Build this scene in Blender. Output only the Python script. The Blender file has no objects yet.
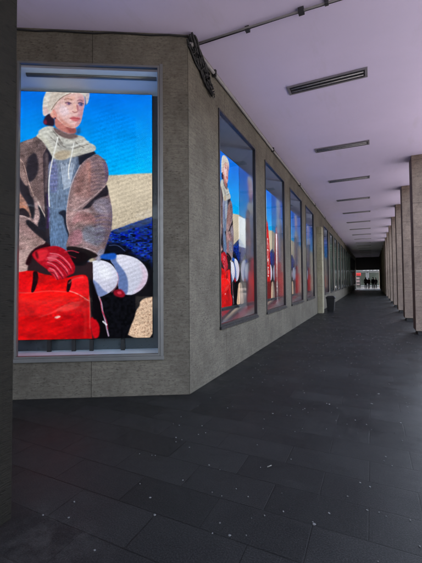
import numpy as np
# ---------------------------------------------------------------- screen picture (painted with smooth shapes)
class Canvas:
    def __init__(s, x0, y0, w, h, k):
        s.x0, s.y0, s.k = x0, y0, k
        s.W, s.H = int(w*k), int(h*k)
        s.a = np.zeros((s.H, s.W, 3))
        yy, xx = np.mgrid[0:s.H, 0:s.W]
        s.X = x0+(xx+.5)/k; s.Y = y0+(yy+.5)/k
        s.r = np.random.RandomState(5)
    def blur(s, m, r):
        r = r*s.k
        if r < .4: return m
        n = int(r*2.5)+1
        g = np.exp(-.5*(np.arange(-n, n+1)/r)**2); g /= g.sum()
        ys, xs = np.nonzero(m.any(1))[0], np.nonzero(m.any(0))[0]
        if not len(ys): return m
        a, b = max(0, ys[0]-n), min(s.H, ys[-1]+n+1); c, d = max(0, xs[0]-n), min(s.W, xs[-1]+n+1)
        p = np.pad(m[a:b, c:d], n, mode='edge')
        h = sum(w*p[i:i+b-a, :] for i, w in enumerate(g))
        o = np.zeros_like(m); o[a:b, c:d] = sum(w*h[:, i:i+d-c] for i, w in enumerate(g))
        return o
    def box(s, p, pad):
        c = int(np.clip((p[:, 0].min()-pad-s.x0)*s.k, 0, s.W)); d = int(np.clip((p[:, 0].max()+pad-s.x0)*s.k+2, 0, s.W))
        a = int(np.clip((p[:, 1].min()-pad-s.y0)*s.k, 0, s.H)); b = int(np.clip((p[:, 1].max()+pad-s.y0)*s.k+2, 0, s.H))
        return slice(a, b), slice(c, d)
    def smooth(s, pts, it=2):
        p = np.array(pts, float)
        for _ in range(it):
            q = np.roll(p, -1, 0)
            p = np.stack([p*.78+q*.22, p*.22+q*.78], 1).reshape(-1, 2)
        return p
    def mask(s, pts, it=2):
        p = s.smooth(pts, it) if it else np.array(pts, float)
        m = np.zeros((s.H, s.W)); bx = s.box(p, 1)
        for dx, dy in ((-.25, -.25), (.25, -.25), (-.25, .25), (.25, .25)):
            X = s.X[bx]+dx/s.k; Y = s.Y[bx]+dy/s.k
            ins = np.zeros(X.shape, bool)
            for (xa, ya), (xb, yb) in zip(p, np.roll(p, -1, 0)):
                if ya == yb: continue
                c = ((ya > Y) != (yb > Y)) & (X < (xb-xa)*(Y-ya)/(yb-ya)+xa)
                ins ^= c
            m[bx] += ins*.25
        return m
    def noise(s, sx, sy):
        g = s.r.rand(int(s.H/(sy*s.k))+3, int(s.W/(sx*s.k))+3)
        u = (s.X-s.x0)/sx; v = (s.Y-s.y0)/sy
        i = u.astype(int); j = v.astype(int); fu = u-i; fv = v-j
        fu = fu*fu*(3-2*fu); fv = fv*fv*(3-2*fv)
        return (g[j, i]*(1-fu)+g[j, i+1]*fu)*(1-fv)+(g[j+1, i]*(1-fu)+g[j+1, i+1]*fu)*fv
    def put(s, m, col, op=1.0):
        m = (m*op)[..., None]
        s.a = s.a*(1-m)+np.array(col, float)*m
    def poly(s, pts, col, soft=0, it=2, op=1.0, var=0, vs=(2, 2), clip=None, c2=None, g=None):
        m = s.mask(pts, it)
        if soft: m = s.blur(m, soft)
        if clip is not None: m = m*clip
        c = np.zeros((s.H, s.W, 3))+np.array(col, float)
        if c2 is not None:
            (ax, ay), (bx, by) = g
            t = ((s.X-ax)*(bx-ax)+(s.Y-ay)*(by-ay))/((bx-ax)**2+(by-ay)**2)
            c = c+(np.array(c2, float)-c)*np.clip(t, 0, 1)[..., None]
        if var:
            c = c*(1+var*(s.noise(*vs)-.5)*2)[..., None]
        mm = (m*op)[..., None]
        s.a = s.a*(1-mm)+c*mm
        return m
    def line(s, pts, w, col, op=1.0, soft=0):
        p = s.curve(pts); m = np.zeros((s.H, s.W)); bx = s.box(p, w+1); X = s.X[bx]; Y = s.Y[bx]; mm = m[bx]
        for (xa, ya), (xb, yb) in zip(p[:-1], p[1:]):
            dx, dy = xb-xa, yb-ya
            t = np.clip(((X-xa)*dx+(Y-ya)*dy)/(dx*dx+dy*dy+1e-9), 0, 1)
            d = np.hypot(X-xa-t*dx, Y-ya-t*dy)
            np.maximum(mm, np.clip((w/2-d)*s.k+.5, 0, 1), out=mm)
        if soft: m = s.blur(m, soft)
        s.put(m, col, op)
    def curve(s, pts):
        p = np.array(pts, float)
        for _ in range(2):
            q = [p[0]]
            for a, b in zip(p[:-1], p[1:]): q += [a*.75+b*.25, a*.25+b*.75]
            q.append(p[-1]); p = np.array(q)
        return p

def zf(x0, y0, k):
    return lambda *f: [(x0+f[i]/k, y0+f[i+1]/k) for i in range(0, len(f), 2)]

def paint(variant=0, k=2, y0=91, x0=14):
    C = Canvas(x0, y0, 153-x0, 341-y0, k)
    A = zf(35, 88, 7.033); B = zf(12, 130, 6.03); D = zf(62, 130, 6.03); E = zf(12, 195, 6.03)
    F = zf(62, 195, 6.03); G = zf(12, 250, 4.22); H = zf(75, 240, 4.69); J = zf(95, 85, 3.514)
    # sky, dune
    t = np.clip((C.Y-91)/85, 0, 1)[..., None]
    C.a = np.array([2, 112, 232.])*(1-t)+np.array([0, 176, 250.])*t
    t2 = np.clip((C.X-14)/139, -.3, 1)[..., None]
    C.a += np.array([0, 10, 8.])*t2
    C.a *= (1+.05*(C.noise(5, 3)-.5))[..., None]
    C.poly(J(-40,330, 40,319, 100,316, 150,311, 210,308, 400,300, 400,1000, -60,1000), (206,190,168), it=1, var=.10, vs=(1.2,.9), soft=.5)
    C.poly(J(-40,345, 60,335, 130,330, 200,325, 200,420, -40,470), (222,206,184), it=1, op=.5, soft=4)
    C.poly([(-80,182),(-20,180),(25,178),(25,400),(-80,400)], (206,190,168), it=0, var=.1, vs=(1.2,.9))
    # shaded blue bush and black ground
    zone = C.poly(F(230,262, 300,226, 360,205, 422,182, 540,142, 600,120, 600,900, 200,900), (24,52,120), it=0, soft=.4)
    C.put(zone*np.clip((C.noise(2.4,1.3)-.50)*4, 0, 1), (4,30,176))
    C.put(zone*np.clip((C.noise(1.6,1.1)-.62)*5, 0, 1), (40,96,220), .8)
    C.put(zone*np.clip((C.noise(3.0,1.2)-.6)*5, 0, 1), (6,10,34), .9)
    C.poly(F(300,230, 400,194, 545,140, 548,175, 420,215, 330,245), (70,84,116), soft=.8, op=.75)
    C.poly(H(100,50, 200,18, 262,62, 330,110, 362,90, 380,300, 380,520, 60,520, 90,200), (14,14,20), soft=2.2, it=1, var=.4, vs=(2,2))
    C.poly(H(135,30, 195,22, 240,60, 225,76, 160,70), (16,20,36), soft=.8)
    C.line(H(160,35, 200,32, 235,62), .7, (90,110,170), .7)
    # bright sand at the bottom right
    m = C.poly(H(246,470, 262,420, 280,380, 288,345, 306,322, 305,305, 325,288, 380,278, 380,480), (222,190,164), it=1, var=.12, vs=(.8,.8), soft=.3)
    C.put(C.blur(m, .1)*np.clip((C.noise(.9,.9)-.66)*5, 0, 1), (150,110,90), .7)
    # the two white pads
    def pad(p, hi, sh, shade):
        m = C.poly(p, hi, soft=.2, c2=(206,206,226), g=((105,262),(125,295)))
        C.poly(shade, sh, soft=.5, clip=m)
        return m
    pad(H(160,100, 188,80, 230,78, 290,95, 330,130, 347,170, 338,215, 310,250, 270,272, 235,270, 205,250, 200,190, 190,140),
        (226,222,238), (104,124,176), H(140,60, 196,78, 192,110, 215,135, 240,170, 252,215, 246,275, 180,290, 170,150))
    C.poly(H(300,105, 350,170, 330,235, 260,275, 300,235, 325,180), (240,180,205), soft=1.4, op=.45)
    C.poly(H(178,250, 215,240, 240,268, 225,285, 185,275), (150,20,40), soft=.5)
    C.poly(H(195,255, 215,252, 222,266, 205,270), (210,60,80), soft=.3)
    C.poly(H(20,150, 40,110, 70,100, 80,280, 40,270), (60,84,140), soft=.8)
    m = C.poly(H(64,120, 90,106, 130,105, 170,122, 195,155, 205,190, 195,230, 165,258, 130,275, 105,282, 95,262, 75,240, 60,190), (228,226,240), soft=.2, c2=(200,196,220), g=((92,265),(116,298)))
    C.poly(H(55,115, 70,140, 62,165, 75,190, 110,215, 130,245, 160,262, 120,300, 60,290, 30,200), (126,140,186), soft=.5, clip=m)
    C.poly(H(112,125, 165,140, 180,185, 150,205, 110,180), (244,244,250), soft=2, op=.6, clip=m)
    C.line(H(198,165, 206,195, 196,232, 172,256), .9, (226,150,170), .6, soft=.3)
    # straps hanging beside the bag
    C.poly(H(66,210, 100,262, 126,300, 132,360, 158,440, 160,470, 100,470, 70,400), (12,10,14), soft=.4)
    C.line(H(112,278, 126,312, 128,345, 140,380, 150,430, 158,462), 1.5, (196,170,196), .9)
    C.line(H(120,290, 122,330, 140,372), .7, (214,60,90), .8)
    C.line(H(128,350, 150,392, 154,430), .9, (160,30,60), .8)
    C.line(H(132,395, 148,410), 1.6, (240,236,246), .9)
    # ---- coat
    C.poly(G(-60,-40, 210,-40, 300,60, 340,60, 350,440, -60,440), (46,30,36), it=0)
    coat_l = E(-10,60, -10,440, 90,440, 130,340, 200,310, 230,290, 225,0, 210,-240, 200,-330, 150,-360)
    C.poly(B(-60,760, -60,110, 10,110, 60,75, 130,52, 165,20, 215,130, 222,240, 215,330, 225,430, 235,700, 10,760), (122,104,106), it=1, var=.16, vs=(1.4,.8), c2=(158,132,134), g=((20,150),(30,260)))
    C.poly(B(130,60, 165,40, 210,130, 205,170, 150,120), (104,90,94), soft=.8, var=.3, vs=(2,.7))
    C.poly(B(30,110, 70,90, 95,150, 80,210, 40,190), (146,124,126), soft=1.2, op=.6)
    C.poly(B(95,170, 135,135, 158,190, 158,260, 130,310, 100,330, 84,270, 82,210), (38,38,50), soft=.7)
    C.poly(B(150,130, 205,160, 218,250, 212,400, 160,400, 150,320, 166,250), (144,122,126), soft=1.2, op=.7, var=.25, vs=(3,.8))
    C.poly(E(15,-230, 35,-205, 75,-110, 100,-40, 120,60, 135,110, 130,170, 90,110, 60,20, 30,-60, 15,-130), (34,34,46), soft=.6)
    C.poly(B(30,185, 55,180, 80,240, 100,345, 82,350, 50,300, 34,250), (160,134,132), soft=.5)
    C.line(B(28,188, 52,184, 75,232, 92,310, 112,360, 135,420), 1.0, (222,190,180), .85)
    C.line(B(60,205, 78,260, 96,330), .8, (60,40,48), .6)
    C.poly(E(0,0, 40,-10, 80,40, 112,110, 118,150, 60,130, 0,120), (186,140,128), soft=.5, var=.15, vs=(3,1))
    C.poly(E(18,70, 50,50, 84,70, 96,110, 40,120), (224,150,120), soft=.8, op=.8)
    C.poly(E(18,105, 70,85, 104,120, 112,150, 60,135, 18,130), (34,30,40), soft=.4)
    C.line(E(18,138, 70,136, 112,160), .9, (220,196,196), .8)
    C.poly(E(92,-10, 140,50, 150,120, 135,170, 110,120, 100,60), (24,28,40), soft=.5)
    C.poly(E(128,10, 160,30, 180,100, 150,205, 128,170, 140,110), (192,164,166), soft=.6, var=.12, vs=(2,.8))
    C.poly(E(150,60, 195,110, 214,170, 226,230, 234,300, 190,260, 150,200, 172,140), (20,26,40), soft=.5)
    C.line(E(140,20, 165,75, 200,140, 222,195, 228,245), 1.2, (232,214,208), .85)
    C.poly(E(84,160, 110,165, 160,205, 226,260, 244,300, 190,290, 130,235, 90,195), (22,24,36), soft=.4)
    C.poly(E(-60,560, -60,160, 10,160, 85,185, 130,240, 215,300, 150,322, 110,380, 80,560), (170,140,142), soft=.5, var=.14, vs=(1.6,.8), c2=(196,164,160), g=((16,240),(30,262)))
    # dress front
    C.poly(B(180,90, 330,120, 420,110, 430,300, 345,720, 215,760, 190,400), (40,38,52), it=1)
    C.poly(B(215,160, 420,150, 400,260, 345,422, 345,560, 330,620, 345,700, 325,760, 235,750, 222,600, 215,420), (128,140,162), it=1, var=.16, vs=(.8,2.6), c2=(98,122,158), g=((60,165),(60,240)))
    C.poly(B(215,180, 270,190, 275,380, 225,390), (120,120,168), soft=1, op=.7, var=.3, vs=(.8,2.2))
    C.line(B(212,400, 220,520, 214,600), 1.8, (70,40,130), .6, soft=.6)
    for i in range(8):
        C.line(B(292+i*11,205+(i%3)*8, 300+i*8,280, 304+i*6,330+((i*37)%40)), .8, (208,216,232), .75)
    for i in range(9):
        C.line(B(228,225+i*20, 268,222+i*20), .7, (88,104,160), .5)
    C.poly(E(270,118, 320,95, 330,130, 330,200, 345,250, 330,240, 312,180, 308,140), (34,38,56), soft=.4)
    C.poly(B(380,130, 425,140, 400,230, 372,330, 362,300, 385,220), (70,84,112), soft=1, op=.7)
    # right lapel and sleeve
    C.poly(D(95,120, 160,104, 205,140, 190,150, 140,185, 100,225, 95,170), (34,36,50), soft=.4)
    sl = C.poly(D(165,165, 205,140, 245,170, 270,205, 280,255, 276,305, 262,330, 276,372, 292,430, 300,500, 303,545, 296,620, 285,650, 262,715, 236,785, 212,800, 160,770, 100,735, 40,735, 20,710, 45,640, 30,600, 22,545, 27,480, 40,410, 55,340, 80,280, 110,210, 140,180),
        (142,120,126), soft=.25, var=.14, vs=(2.4,.7))
    C.poly(D(150,190, 175,180, 185,240, 215,300, 205,360, 170,420, 60,430, 60,340, 110,230), (166,122,120), soft=1.6, op=.75, clip=sl, var=.12, vs=(1.5,.8))
    C.poly(D(140,195, 165,188, 178,300, 160,330, 150,260), (184,116,106), soft=1.4, op=.6, clip=sl)
    for i in range(9):
        y = 175+i*23
        C.line(D(175,y+10, 215,y-4, 258,y+6), 2.0, (112,100,120), .5, soft=.4)
        C.line(D(172,y+22, 215,y+8, 262,y+16), 1.2, (172,148,154), .5, soft=.3)
    C.poly(D(240,185, 272,210, 282,262, 276,310, 258,325, 262,260), (86,70,116), soft=.9, op=.7, clip=sl)
    C.poly(D(28,420, 100,400, 150,420, 70,520, 50,620, 40,690, 20,560), (178,146,148), soft=1.4, op=.8, clip=sl, var=.10, vs=(1,1))
    C.line(D(108,215, 72,285, 50,345, 34,425, 24,520, 28,590, 46,640), .9, (226,196,196), .7)
    C.poly(D(180,425, 215,395, 262,345, 268,330, 285,400, 235,412, 195,440, 165,480, 110,495, 150,455), (28,28,40), soft=.4)
    C.line(D(60,500, 110,470, 165,425, 215,385, 262,335), .9, (222,196,198), .7)
    C.poly(F(180,50, 215,30, 275,20, 296,60, 300,130, 200,120), (150,150,176), soft=1.2, op=.7, clip=sl, var=.2, vs=(3,.8))
    C.poly(F(80,120, 140,95, 190,140, 215,180, 150,190, 100,170, 60,210, 60,160), (196,140,146), soft=1.1, op=.75, clip=sl)
    C.poly(F(90,110, 150,88, 180,110, 130,130), (226,196,196), soft=.8, op=.6, clip=sl)
    C.poly(F(110,215, 200,180, 270,215, 255,280, 215,330, 130,300), (132,146,170), soft=1.4, op=.75, clip=sl, var=.25, vs=(3,.8))
    C.poly(F(45,240, 110,210, 125,270, 100,320, 30,320), (198,130,150), soft=1.0, op=.7, clip=sl)
    for i in range(7):
        C.line(F(200,140+i*26, 245,130+i*26, 296,140+i*26), 1.6, (104,96,140), .5, soft=.4)
    C.line(F(130,330, 180,345, 225,372, 240,350), 1.0, (214,196,204), .8)
    C.line(F(295,70, 302,140, 290,240, 262,330, 238,392), 1.0, (90,84,120), .6)
    C.poly(F(200,400, 222,340, 262,335, 240,390, 225,420), (150,150,176), soft=.5, clip=None, op=.9)
    # dark sleeve opening
    C.poly(F(20,320, 90,325, 150,340, 214,372, 216,385, 160,400, 140,440, 70,440, 40,370), (16,14,20), soft=.4)
    C.poly(F(235,370, 330,360, 325,400, 280,405, 225,395), (30,90,190), soft=.5)
    coat = C.mask(B(-60,760, -60,110, 10,110, 60,75, 130,52, 165,20, 215,130, 222,240, 215,330, 225,430, 235,700), 1)
    coat = np.clip(coat+sl, 0, 1)
    for p, w, c, o, f in (
        (B(60,95, 110,70, 160,45), 3, (186,160,158), .45, 1.2), (B(40,150, 70,170, 80,215), 3, (92,74,74), .5, 1),
        (B(170,120, 188,220, 180,330, 170,430), 4, (96,78,80), .45, 1.4), (B(205,150, 208,260, 202,380), 2.4, (190,166,166), .45, .9),
        (B(150,330, 140,380, 150,430), 3, (90,72,74), .5, 1.2), (E(40,190, 100,230, 170,280), 4, (120,94,94), .5, 1.4),
        (E(20,240, 70,270, 130,320), 4, (214,184,180), .5, 1.5), (E(30,330, 70,340, 100,370), 4, (128,100,100), .5, 1.5),
        (D(185,170, 225,210, 240,270, 225,330), 4, (104,84,92), .5, 1.5), (D(130,230, 110,300, 100,380), 4, (134,98,96), .5, 1.5),
        (D(160,220, 150,300, 130,400), 3, (206,168,164), .5, 1.2), (D(60,380, 80,440, 60,520), 4, (206,172,170), .5, 1.4),
        (D(40,560, 60,620, 50,690), 3, (120,88,94), .5, 1.2), (F(120,110, 170,150, 200,200), 4, (112,82,88), .5, 1.4),
        (F(70,200, 120,170, 180,180), 3, (214,180,176), .5, 1.1), (F(150,230, 200,250, 250,240), 4, (98,92,112), .5, 1.4),
        (F(90,290, 140,300, 200,330), 3, (200,160,168), .5, 1.2), (F(270,40, 284,110, 276,200, 256,280), 4, (86,76,96), .5, 1.6),
        (F(210,60, 250,80, 270,140), 3, (178,160,170), .5, 1.2)):
        m = np.zeros((C.H, C.W)); keep = C.a.copy(); C.line(p, w, c, o, soft=f); C.a = keep+(C.a-keep)*coat[..., None]
    grain = (C.noise(.55,.55)-.5)*.34+(C.noise(1.2,.8)-.5)*.22+(C.noise(7,5)-.5)*.30+.05*np.sin((C.X*1.0+C.Y*.8)*3.1)
    C.a *= (1+coat*grain)[..., None]
    C.a = C.a*(1-coat[..., None]*.16)+np.array([112,78,70.])*coat[..., None]*.16
    # ---- hood / scarf
    C.poly(A(10,310, 60,275, 110,262, 140,290, 230,330, 330,330, 370,380, 420,400, 430,440, 330,470, 300,480, 220,500, 150,480, 100,440, 40,360), (196,192,186), soft=.3, var=.10, vs=(2,1))
    C.poly(B(135,40, 170,15, 215,60, 250,130, 330,125, 410,100, 422,110, 400,140, 350,160, 330,180, 280,185, 245,180, 225,140, 180,70), (206,202,190), soft=.4, var=.08, vs=(2,1))
    C.poly(B(245,150, 300,122, 355,128, 340,165, 310,186, 265,184), (182,164,142), soft=.6, op=.85)
    C.poly(A(110,345, 170,380, 240,400, 300,380, 330,420, 250,440, 170,430), (156,154,152), soft=.8, op=.7)
    C.poly(A(10,318, 60,285, 100,290, 100,360, 60,360), (226,224,216), soft=1, op=.7)
    for (p) in (A(105,350, 140,380, 170,412), A(160,360, 175,400, 210,420), A(120,300, 160,350, 190,400), A(260,430, 320,410, 370,395), A(280,380, 300,400, 340,420)):
        C.line(p, .9, (112,104,100), .75, soft=.2)
    C.line(A(250,420, 310,395, 370,375), 1.6, (222,220,216), .8, soft=.3)
    for p, w, c, o, f in ((A(40,330, 90,320, 120,390, 180,440), 7, (150,146,138), .5, .8), (A(70,290, 110,330, 150,420), 5, (236,234,224), .55, .7), (A(150,430, 230,450, 330,430), 8, (160,154,146), .5, .9),
        (A(180,400, 260,420, 360,400), 5, (230,226,216), .5, .6), (A(30,380, 80,420, 130,450), 5, (164,158,150), .5, .7), (A(300,470, 350,440, 410,420), 6, (160,156,152), .5, .8), (A(240,480, 290,490, 330,470), 6, (150,134,116), .5, .8)):
        C.line(p, w/7.033*1.0, c, o, soft=f)
    # turtleneck and neck
    C.poly(A(118,275, 160,290, 215,320, 290,322, 300,345, 250,362, 190,350, 140,318), (120,98,98), soft=.4, var=.15, vs=(3,.8))
    C.poly(A(130,180, 200,240, 285,270, 285,318, 230,325, 170,300, 130,270), (196,126,118), soft=.5)
    C.poly(A(200,262, 280,278, 290,318, 240,322), (146,74,74), soft=.8, op=.8)
    # hair
    C.poly(A(50,240, 66,195, 96,170, 128,205, 132,270, 100,268, 62,262), (46,30,48), soft=.5)
    C.poly(A(48,245, 66,215, 80,240, 72,262), (150,40,70), soft=.5, op=.8)
    C.poly(A(290,285, 312,275, 318,300, 300,330, 288,318), (70,56,76), soft=.9, op=.6)
    # face
    face = C.poly(A(110,150, 130,90, 190,40, 260,15, 330,20, 345,70, 345,100, 336,140, 328,190, 318,235, 296,268, 262,282, 215,272, 165,232, 135,200), (228,186,182), soft=.25)
    C.poly(A(300,40, 350,60, 345,150, 330,210, 305,262, 270,285, 290,220, 300,150), (196,140,154), soft=1.0, op=.75, clip=face)
    C.poly(A(150,180, 210,240, 270,270, 250,290, 180,250), (200,134,120), soft=.9, op=.8, clip=face)
    C.poly(A(160,120, 220,120, 235,170, 200,200, 165,170), (238,212,220), soft=1.0, op=.8, clip=face)
    C.poly(A(190,60, 270,40, 280,80, 200,80), (232,176,160), soft=.8, op=.7, clip=face)
    C.poly(A(262,80, 282,110, 296,150, 272,165, 262,130), (238,190,176), soft=.5, op=.8, clip=face)
    C.poly(A(284,100, 300,120, 300,155, 288,150), (178,104,116), soft=.4, op=.8, clip=face)
    C.line(A(258,158, 272,168, 292,160), 0.9, (150,84,84), .8, soft=.3)
    C.line(A(198,74, 222,64, 252,74), 1.1, (140,96,84), .7, soft=.3)
    C.line(A(290,80, 310,70, 328,82), 1.1, (116,80,90), .7, soft=.3)
    C.poly(A(206,98, 225,88, 248,98, 240,112, 218,110), (176,120,150), soft=.35, op=.9)
    C.line(A(206,98, 226,90, 248,100), 0.8, (78,52,62), .85, soft=.2)
    C.poly(A(224,95, 238,95, 238,110, 226,110), (84,74,110), soft=.35)
    C.poly(A(296,96, 316,88, 334,100, 328,118, 304,116), (120,110,160), soft=.35, op=.9)
    C.line(A(296,97, 314,90, 334,100), 0.8, (70,50,70), .85, soft=.2)
    C.poly(A(312,96, 326,96, 326,114, 314,114), (70,68,106), soft=.35)
    C.poly(A(236,208, 262,194, 282,198, 304,198, 312,212, 290,232, 262,228), (206,104,110), soft=.45, op=.9)
    C.line(A(238,209, 270,207, 310,211), 0.6, (140,50,62), .8, soft=.2)
    C.poly(A(252,250, 296,246, 290,272, 262,280), (232,170,166), soft=.7, op=.7, clip=face)
    C.poly(A(92,180, 118,130, 150,180, 150,210, 118,215), (222,150,140), soft=.5)
    C.poly(A(96,170, 112,150, 128,190, 112,205), (232,176,160), soft=.4)
    C.poly(A(130,206, 138,202, 140,216, 132,218), (60,40,60))
    for i in range(6):
        C.line(A(165+i*10,105+i*14, 200+i*9,120+i*12), .6, (246,228,238), .45)
    # woollen hat
    hat = C.poly(A(48,190, 45,130, 50,70, 66,30, 74,8, 110,-24, 200,-46, 290,-38, 350,-10, 376,14, 378,40, 368,90, 352,112, 346,60, 330,30, 296,22, 240,28, 190,55, 150,95, 120,145, 104,175, 84,182, 64,200), (224,214,206), soft=.3, var=.07, vs=(1.2,1.2))
    C.poly(A(120,-10, 230,22, 180,50, 130,100, 100,165, 70,180, 90,90), (206,188,176), soft=1, op=.7, clip=hat)
    C.line(A(108,150, 145,92, 190,50, 246,26), 1.0, (140,104,92), .8, soft=.15)
    C.line(A(346,48, 352,76, 352,108), .9, (110,80,92), .7, soft=.15)
    C.poly(A(48,180, 50,120, 80,140, 92,180, 66,198), (220,160,170), soft=1, op=.5, clip=hat)
    C.poly(A(350,20, 380,20, 372,90, 356,100), (190,176,190), soft=.6, op=.7, clip=hat)
    for i in range(14):
        C.line(A(60+i*22,190-i*13, 66+i*22,120-i*11, 90+i*21,40-i*4), .5, (178,164,152) if i % 2 else (242,236,230), .35, soft=.25)
    # hood strings
    C.line(B(272,45, 258,110, 240,180, 228,245, 218,320, 220,420, 224,470), 1.3, (232,230,228), .95)
    C.line(B(368,80, 358,140, 345,200, 335,250, 340,300), 1.1, (232,230,228), .95)
    C.line(B(222,250, 214,330, 214,410), .5, (50,54,80), .6)
    # ---- red handbag
    bag = C.poly(G(-5,440, -60,440, -60,108, -5,108, 90,92, 130,110, 180,118, 232,128, 262,118, 308,112, 322,130, 326,200, 330,300, 330,330, 340,380, 342,440), (226,14,18), it=1, soft=.25, var=.06, vs=(4,4))
    C.poly(G(-5,180, 150,190, 325,190, 325,240, 150,215, -5,215), (250,26,22), soft=2.2, op=.7, clip=bag)
    C.poly(G(200,240, 330,220, 335,390, 220,390), (178,6,16), soft=4, op=.8, clip=bag)
    C.poly(G(-5,108, 60,98, 85,190, -5,200), (206,14,24), soft=1.5, op=.7, clip=bag)
    C.poly(G(250,140, 300,112, 325,140, 326,210, 280,195, 235,180), (242,26,34), soft=.4, clip=bag)
    C.line(G(236,180, 280,195, 326,226), 1.1, (252,150,140), .85)
    C.line(G(16,186, 80,190, 150,180, 230,186), .9, (255,110,96), .55, soft=.2)
    C.line(G(326,205, 330,260, 330,340), 1.3, (255,120,110), .6, soft=.3)
    C.line(G(282,198, 290,240, 286,300), 1.0, (190,20,30), .7, soft=.4)
    for p in (G(90,98, 108,96, 116,130, 96,188, 82,188, 92,130), G(236,138, 252,130, 250,160, 240,188, 230,186, 232,160)):
        C.poly(p, (26,8,14), soft=.3)
    C.poly(G(170,265, 230,240, 292,232, 285,250, 230,270), (250,90,80), soft=.9, op=.6, clip=bag)
    C.poly(G(178,292, 200,284, 210,290, 190,299), (255,214,204), soft=.3, op=.9)
    C.poly(G(255,290, 312,270, 318,340, 262,340), (150,4,14), soft=2, op=.5, clip=bag)
    C.line(G(120,290, 180,270, 235,236, 295,228), .8, (255,130,120), .5, soft=.3)
    C.poly(G(326,300, 345,290, 372,330, 368,380, 342,385), (206,14,28), soft=.4)
    C.poly(G(326,120, 345,150, 362,205, 372,280, 350,310, 334,280, 330,200), (14,10,16), soft=.5)
    C.a *= (1+bag*((C.noise(9,6)-.5)*.28+(C.noise(2.2,1.4)-.5)*.22+(C.noise(.7,.7)-.5)*.10))[..., None]
    for p, w, c, o, f in ((G(20,150, 30,260, 22,370), 3, (160,4,14), .5, 1.4), (G(110,130, 150,150, 220,140), 3, (150,4,14), .5, 1.2),
        (G(40,215, 130,235, 220,215), 4, (255,70,58), .4, 1.6), (G(60,300, 130,320, 210,330), 5, (172,4,12), .5, 2), (G(30,360, 160,372, 320,366), 4, (150,4,12), .5, 1.6),
        (G(240,150, 262,128, 300,124), 1.2, (255,120,112), .6, .4), (G(302,250, 312,300, 308,370), 2.4, (255,60,54), .4, .9)):
        C.line(p, w, c, o, soft=f)
    # ---- gloves
    C.poly(E(80,430, 110,360, 150,325, 200,305, 235,310, 220,345, 130,380, 110,440), (40,10,20), soft=.5)
    C.poly(G(82,30, 100,8, 150,-6, 190,-10, 230,10, 250,45, 268,80, 262,108, 238,118, 214,134, 196,135, 170,118, 160,100, 135,80, 110,62), (176,14,34), soft=.3, var=.12, vs=(2,2))
    C.poly(G(90,26, 120,6, 160,8, 140,50, 110,58), (226,40,56), soft=.6)
    C.poly(G(96,20, 106,12, 116,40, 108,50), (90,6,20), soft=.5, op=.8)
    for p, c in ((G(160,28, 200,32, 240,72, 248,90), (206,34,58)), (G(150,46, 190,52, 228,92, 234,106), (214,44,66)), (G(150,66, 180,76, 208,112, 214,122), (206,34,58)), (G(160,92, 178,98, 192,126), (220,60,80))):
        C.line(p, 4.0, c, .9, soft=.3)
        C.line([(x+.2, y-1.3) for x, y in p], .9, (250,150,160), .75, soft=.2)
        C.line([(x+.4, y+2.0) for x, y in p], .8, (70,4,18), .7, soft=.2)
    C.poly(G(150,42, 165,28, 200,30, 185,48, 158,62), (238,110,126), soft=.6, op=.7)
    C.poly(G(230,8, 290,14, 330,34, 300,60, 262,66, 250,40), (20,10,16), soft=.5)
    C.line(G(222,16, 250,10, 280,20), 1.0, (214,60,84), .8, soft=.2)
    C.line(G(236,30, 268,42), 1.0, (150,24,46), .8, soft=.2)
    if variant == 1:
        # second campaign picture: a red banner with white marks in front of the figure
        C.poly([(66,240),(80,176),(98,150),(114,186),(126,236),(132,330),(66,330)], (214,20,26), it=1, soft=.5, var=.10, vs=(4,4), c2=(176,10,20), g=((90,180),(90,330)))
        C.poly([(66,316),(68,300),(132,300),(132,345),(66,345)], (110,8,14), it=0, soft=1)
        C.poly([(60,70),(92,70),(94,150),(80,176),(66,240),(54,240)], (176,200,226), it=1, soft=1.5, op=.85)
        for (x, y, w, h) in ((96,196,9,4),(96,196,3,16),(103,206,3,14),(95,222,12,4),(101,222,3,18),(94,238,3,16),(94,246,14,4),(106,242,3,18),(98,264,10,4),(98,264,3,18),(106,272,4,10),(96,284,12,4)):
            C.poly([(x,y),(x+w,y+1),(x+w,y+h),(x,y+h)], (244,232,232), it=0, soft=.25)
    if variant == 2:
        # shop interior picture: pale greenish daylight scene with shelves
        t = np.clip((C.Y-91)/250, 0, 1)[..., None]
        C.a = np.array([170,190,160.])*(1-t)+np.array([120,112,88.])*t
        for i in range(26):
            x = C.x0+C.r.rand()*(150-C.x0); y = 130+C.r.rand()*170; w = 6+C.r.rand()*16; h = 8+C.r.rand()*40
            c = C.r.rand(3)*60+np.array([[150,170,130],[230,236,220],[60,80,60],[190,150,110]][i % 4])
            C.poly([(x,y),(x+w,y),(x+w,y+h),(x,y+h)], np.clip(c, 0, 255), it=0, soft=.5)
    if variant < 2:
        for i in range(3):
            b = C.a[..., i]; C.a[..., i] = b*.72+.28*C.blur(b, .42)
        C.a *= (1+(C.noise(1.1,1.1)-.5)*.10+(C.noise(14,11)-.5)*.08)[..., None]
        C.a = np.clip(C.a, 0, 255); C.a = 255*((C.a/255)**1.06)
    # LED module texture: fine rows, slow diagonal moire
    rows = .955+.045*np.sin(C.Y*2*np.pi/1.45)
    moire = 1+.035*np.sin((C.X*.35+C.Y*1.0)*2*np.pi/4.6)
    C.a *= (rows*moire*(1+.05*(C.noise(.7,.7)-.5)))[..., None]
    return np.clip(C.a, 0, 255)
import bpy, bmesh, math, random
from math import sin, cos, pi, radians
from mathutils import Vector, Matrix, Euler

random.seed(11)
S = bpy.context.scene
COL = S.collection

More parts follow.
